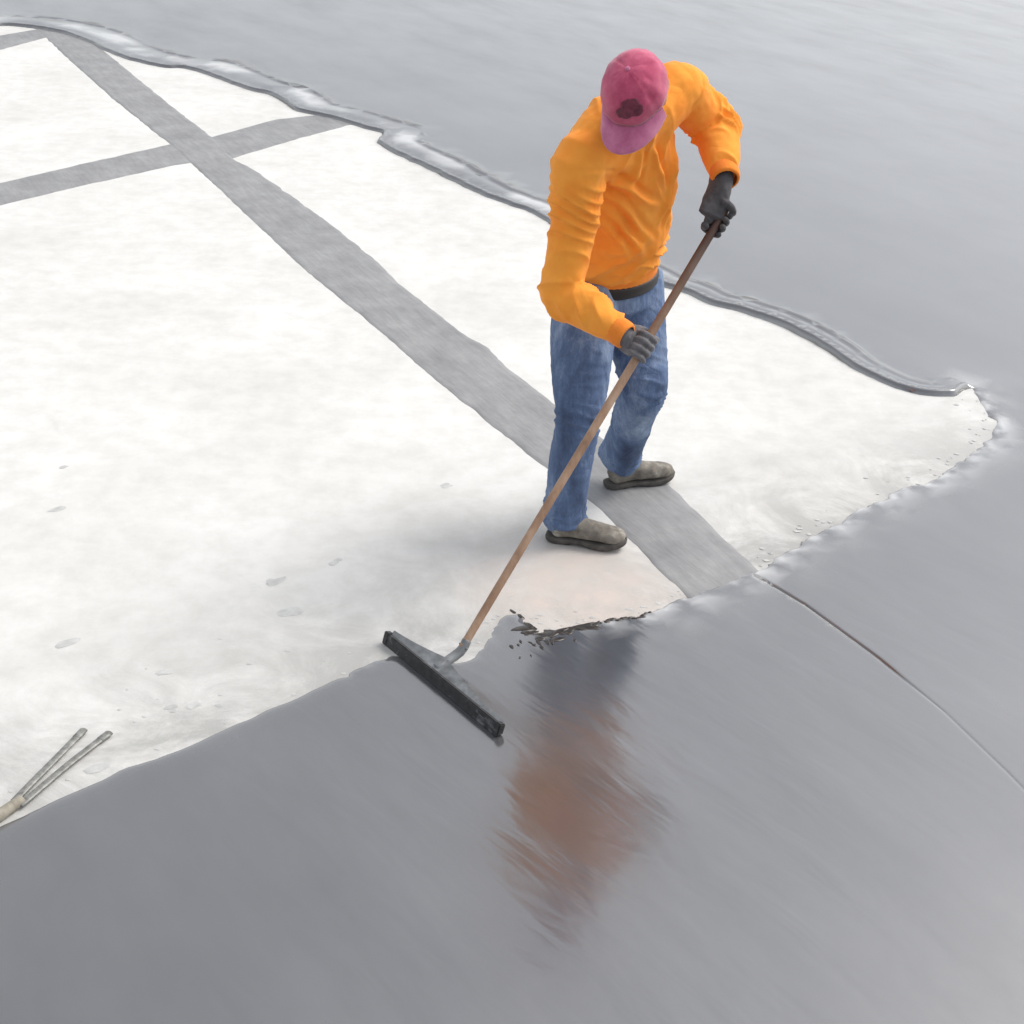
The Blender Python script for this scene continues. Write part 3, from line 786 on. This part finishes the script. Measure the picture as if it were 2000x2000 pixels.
for side_ in (0, 1):
    g_ = []
    for i in range(MB_ + 1):
        row = []
        for k in range(NB + 1):
            ph = R(-72) + R(144) * k / NB
            inner = CO + HS * (.0945 * math.sin(ph)) + HL * (.112 * math.cos(ph) + .003) - HU * .003
            reach = .078 * (math.cos(ph * 1.25) if abs(ph * 1.25) < math.pi / 2 else 0) ** .6
            f = i / MB_
            p = inner + HL * reach * f + HS * (.006 * math.sin(ph) * f) - HU * (.018 * f * f + .030 * (math.sin(ph) ** 2) * f * 1.0 + .004 * f)
            row.append(bm.verts.new(p - HU * (.0035 * side_)))
        g_.append(row)
    grid.append(g_)
for s_ in (0, 1):
    for i in range(MB_):
        for k in range(NB):
            q = (grid[s_][i][k], grid[s_][i][k + 1], grid[s_][i + 1][k + 1], grid[s_][i + 1][k])
            try: bm.faces.new(q)
            except ValueError: pass
for k in range(NB):
    bm.faces.new((grid[0][MB_][k], grid[0][MB_][k + 1], grid[1][MB_][k + 1], grid[1][MB_][k]))
from_bm('brim', bm, M_brim, cap)
# dark embroidered mark on the front of the crown: a bar above two joined lobes
def patch(th0, th1, ph0, ph1):
    bm_ = bmesh.new(); N_ = 8; G = []
    for s_ in (1.0, 1.03):
        rows_ = []
        for i in range(N_ + 1):
            row = []
            for k in range(N_ + 1):
                u, v_ = i / N_ * 2 - 1, k / N_ * 2 - 1
                # squircle outline with uneven edge
                u2 = u * math.sqrt(max(0, 1 - v_ * v_ * .45)); v2 = v_ * math.sqrt(max(0, 1 - u * u * .45))
                th = (th0 + th1) / 2 + (th1 - th0) / 2 * u2 * (1 + .15 * noise.noise(V((v_ * 2, 1, th0 * 9))))
                ph = (ph0 + ph1) / 2 + (ph1 - ph0) / 2 * v2 * (1 + .15 * noise.noise(V((u * 2, 5, ph0 * 9))))
                row.append(bm_.verts.new(cap_pt(th, ph, s_)))
            rows_.append(row)
        G.append(rows_)
    for i in range(N_):
        for k in range(N_): bm_.faces.new((G[1][i][k], G[1][i][k + 1], G[1][i + 1][k + 1], G[1][i + 1][k]))
    for a_, b_ in (((0, 0), (0, 1)), ((1, 0), (1, 1))): pass
    for k in range(N_):
        bm_.faces.new((G[0][0][k], G[0][0][k + 1], G[1][0][k + 1], G[1][0][k])); bm_.faces.new((G[0][N_][k], G[0][N_][k + 1], G[1][N_][k + 1], G[1][N_][k]))
        bm_.faces.new((G[0][k][0], G[0][k + 1][0], G[1][k + 1][0], G[1][k][0])); bm_.faces.new((G[0][k][N_], G[0][k + 1][N_], G[1][k + 1][N_], G[1][k][N_]))
    return from_bm('emblem', bm_, M_emblem, cap)
patch(.46, .66, R(-38), R(0)); patch(.58, .78, R(-42), R(-14)); patch(.60, .80, R(-22), R(10))

# ------------------------------------------------------------------ floor squeegee
sq = empty('squeegee', (-.18, 3.42, 0))
tag(sq, 'long handled floor squeegee with black rubber blade held by the worker', 'squeegee')
S0, S1 = V((-.363, 3.633, 0)), V((.0, 3.197, 0))
SD = (S1 - S0).normalized(); SN = V((-SD.y, SD.x, 0))      # SN points back towards the worker
if SN.dot(V((.3, .8, 0))) < 0: SN = -SN
SL = (S1 - S0).length; SM = (S0 + S1) / 2
def prism(bm_, sect, x0, x1, org=SM):
    """section given as (across, up) points, swept along the blade"""
    a = [bm_.verts.new(org + SD * x0 + SN * u + V((0, 0, v_))) for u, v_ in sect]
    b_ = [bm_.verts.new(org + SD * x1 + SN * u + V((0, 0, v_))) for u, v_ in sect]
    n2 = len(sect)
    bm_.faces.new(a[::-1]); bm_.faces.new(b_)
    for k in range(n2): bm_.faces.new((a[k], a[(k + 1) % n2], b_[(k + 1) % n2], b_[k]))
bm = bmesh.new(); prism(bm, [(-.014, .005), (-.007, .005), (.003, .030), (-.004, .032)], -SL / 2, SL / 2)
bmesh.ops.bevel(bm, geom=bm.edges[:], offset=.0015, segments=2, affect='EDGES')
from_bm('blade', bm, M_rubber, sq, False)
bm = bmesh.new(); prism(bm, [(-.009, .026), (.010, .021), (.015, .036), (-.003, .043)], -SL / 2 + .004, SL / 2 - .004)
bmesh.ops.bevel(bm, geom=bm.edges[:], offset=.003, segments=2, affect='EDGES')
fr = from_bm('frame', bm, M_rubber, sq, False)
# web plate: tall at the socket, tapering in a curve to both ends
bm = bmesh.new(); rows = []
SOCK = POLE0 + PU * .02
for s_ in (0, 1):
    row = []
    for k in range(33):
        f = k / 32 * 2 - 1; x = f * (SL / 2 - .012)
        c0 = (SOCK - SM).dot(SD)
        reach = .012 + .040 * max(0, 1 - abs(x - c0) / (SL / 2)) ** 1.7
        base = SM + SD * x + SN * .008 + V((0, 0, .034 + .003 * s_))
        tipp = SM + SD * x + SN * (.010 + reach * .9) + V((0, 0, .036 + reach * .35 + .003 * s_))
        row.append((bm.verts.new(base), bm.verts.new(tipp)))
    rows.append(row)
for s_ in (0, 1):
    for k in range(32): bm.faces.new((rows[s_][k][0], rows[s_][k + 1][0], rows[s_][k + 1][1], rows[s_][k][1]))
for k in range(32):
    bm.faces.new((rows[0][k][1], rows[0][k + 1][1], rows[1][k + 1][1], rows[1][k][1])); bm.faces.new((rows[0][k][0], rows[0][k + 1][0], rows[1][k + 1][0], rows[1][k][0]))
for k in (0, 32): bm.faces.new((rows[0][k][0], rows[0][k][1], rows[1][k][1], rows[1][k][0]))
from_bm('web_plate', bm, M_metal, sq, False)
for x in (-SL / 2 + .004, SL / 2 - .014):
    bm = bmesh.new(); prism(bm, [(-.015, .007), (.009, .009), (.018, .038), (-.004, .047)], x - .006, x + .016)
    bmesh.ops.bevel(bm, geom=bm.edges[:], offset=.003, segments=2, affect='EDGES'); from_bm('end_cap', bm, M_rubber, sq, False)
bm = bmesh.new(); base_s = SM + SD * ((SOCK - SM).dot(SD)) + SN * .022 + V((0, 0, .036))
tube(bm, [(base_s, .018, .012), (POLE0 + PU * .02, .0155, .0150), (POLE0 + PU * .06, .0142, .0142)], SD, 16, 4)
sk = from_bm('socket', bm, M_metal, sq)
bm = bmesh.new(); tube(bm, [(POLE0 + PU * .04 - SD * .018, .003, .003), (POLE0 + PU * .04 + SD * .018, .004, .004)], PU, 8, 2); from_bm('bolt', bm, M_metal, sk)
bm = bmesh.new()
pts = []
for k in range(15):
    s_ = .03 + (1.595 - .03) * k / 14
    pts.append((POLE0 + PU * s_ + V((0, 0, .002 * math.sin(k * .5))), .0122 + .0012 * k / 14, .0122 + .0012 * k / 14))
tube(bm, pts, SD, 16, 3)
from_bm('handle', bm, M_wood, sq)

# ------------------------------------------------------------------ two-pronged hand tool lying on the panel edge
tl = empty('pronged_tool', (-1.2, 2.85, 0))
tag(tl, 'thin grey two-pronged metal tool with tan end lying on the white panel edge', 'hand tool')
for pts in ([(-1.225, 2.815, .012), (-1.203, 2.895, .011), (-1.172, 3.00, .010), (-1.136, 3.125, .009)], [(-1.205, 2.800, .012), (-1.143, 2.950, .011), (-1.104, 3.035, .010), (-1.064, 3.118, .009)]):
    bm = bmesh.new(); tube(bm, [(V(p), .0042, .0105) for p in pts], (0, 0, 1), 12, 4); pr = from_bm('prong', bm, M_rod, tl)
    bm = bmesh.new(); e = V(pts[-1]); d_ = (e - V(pts[-2])).normalized()
    tube(bm, [(e - d_ * .04, .0055, .0118), (e - d_ * .003, .0055, .0120)], (0, 0, 1), 12, 3); from_bm('tip', bm, M_rod, pr)
bm = bmesh.new(); tube(bm, [(V((-1.208, 2.818, .014)), .012, .013), (V((-1.235, 2.765, .016)), .017, .014), (V((-1.30, 2.65, .018)), .017, .014), (V((-1.36, 2.55, .018)), .015, .013)], (0, 0, 1), 16, 4)
from_bm('handle', bm, M_tan, tl)
bpy.context.view_layer.update()
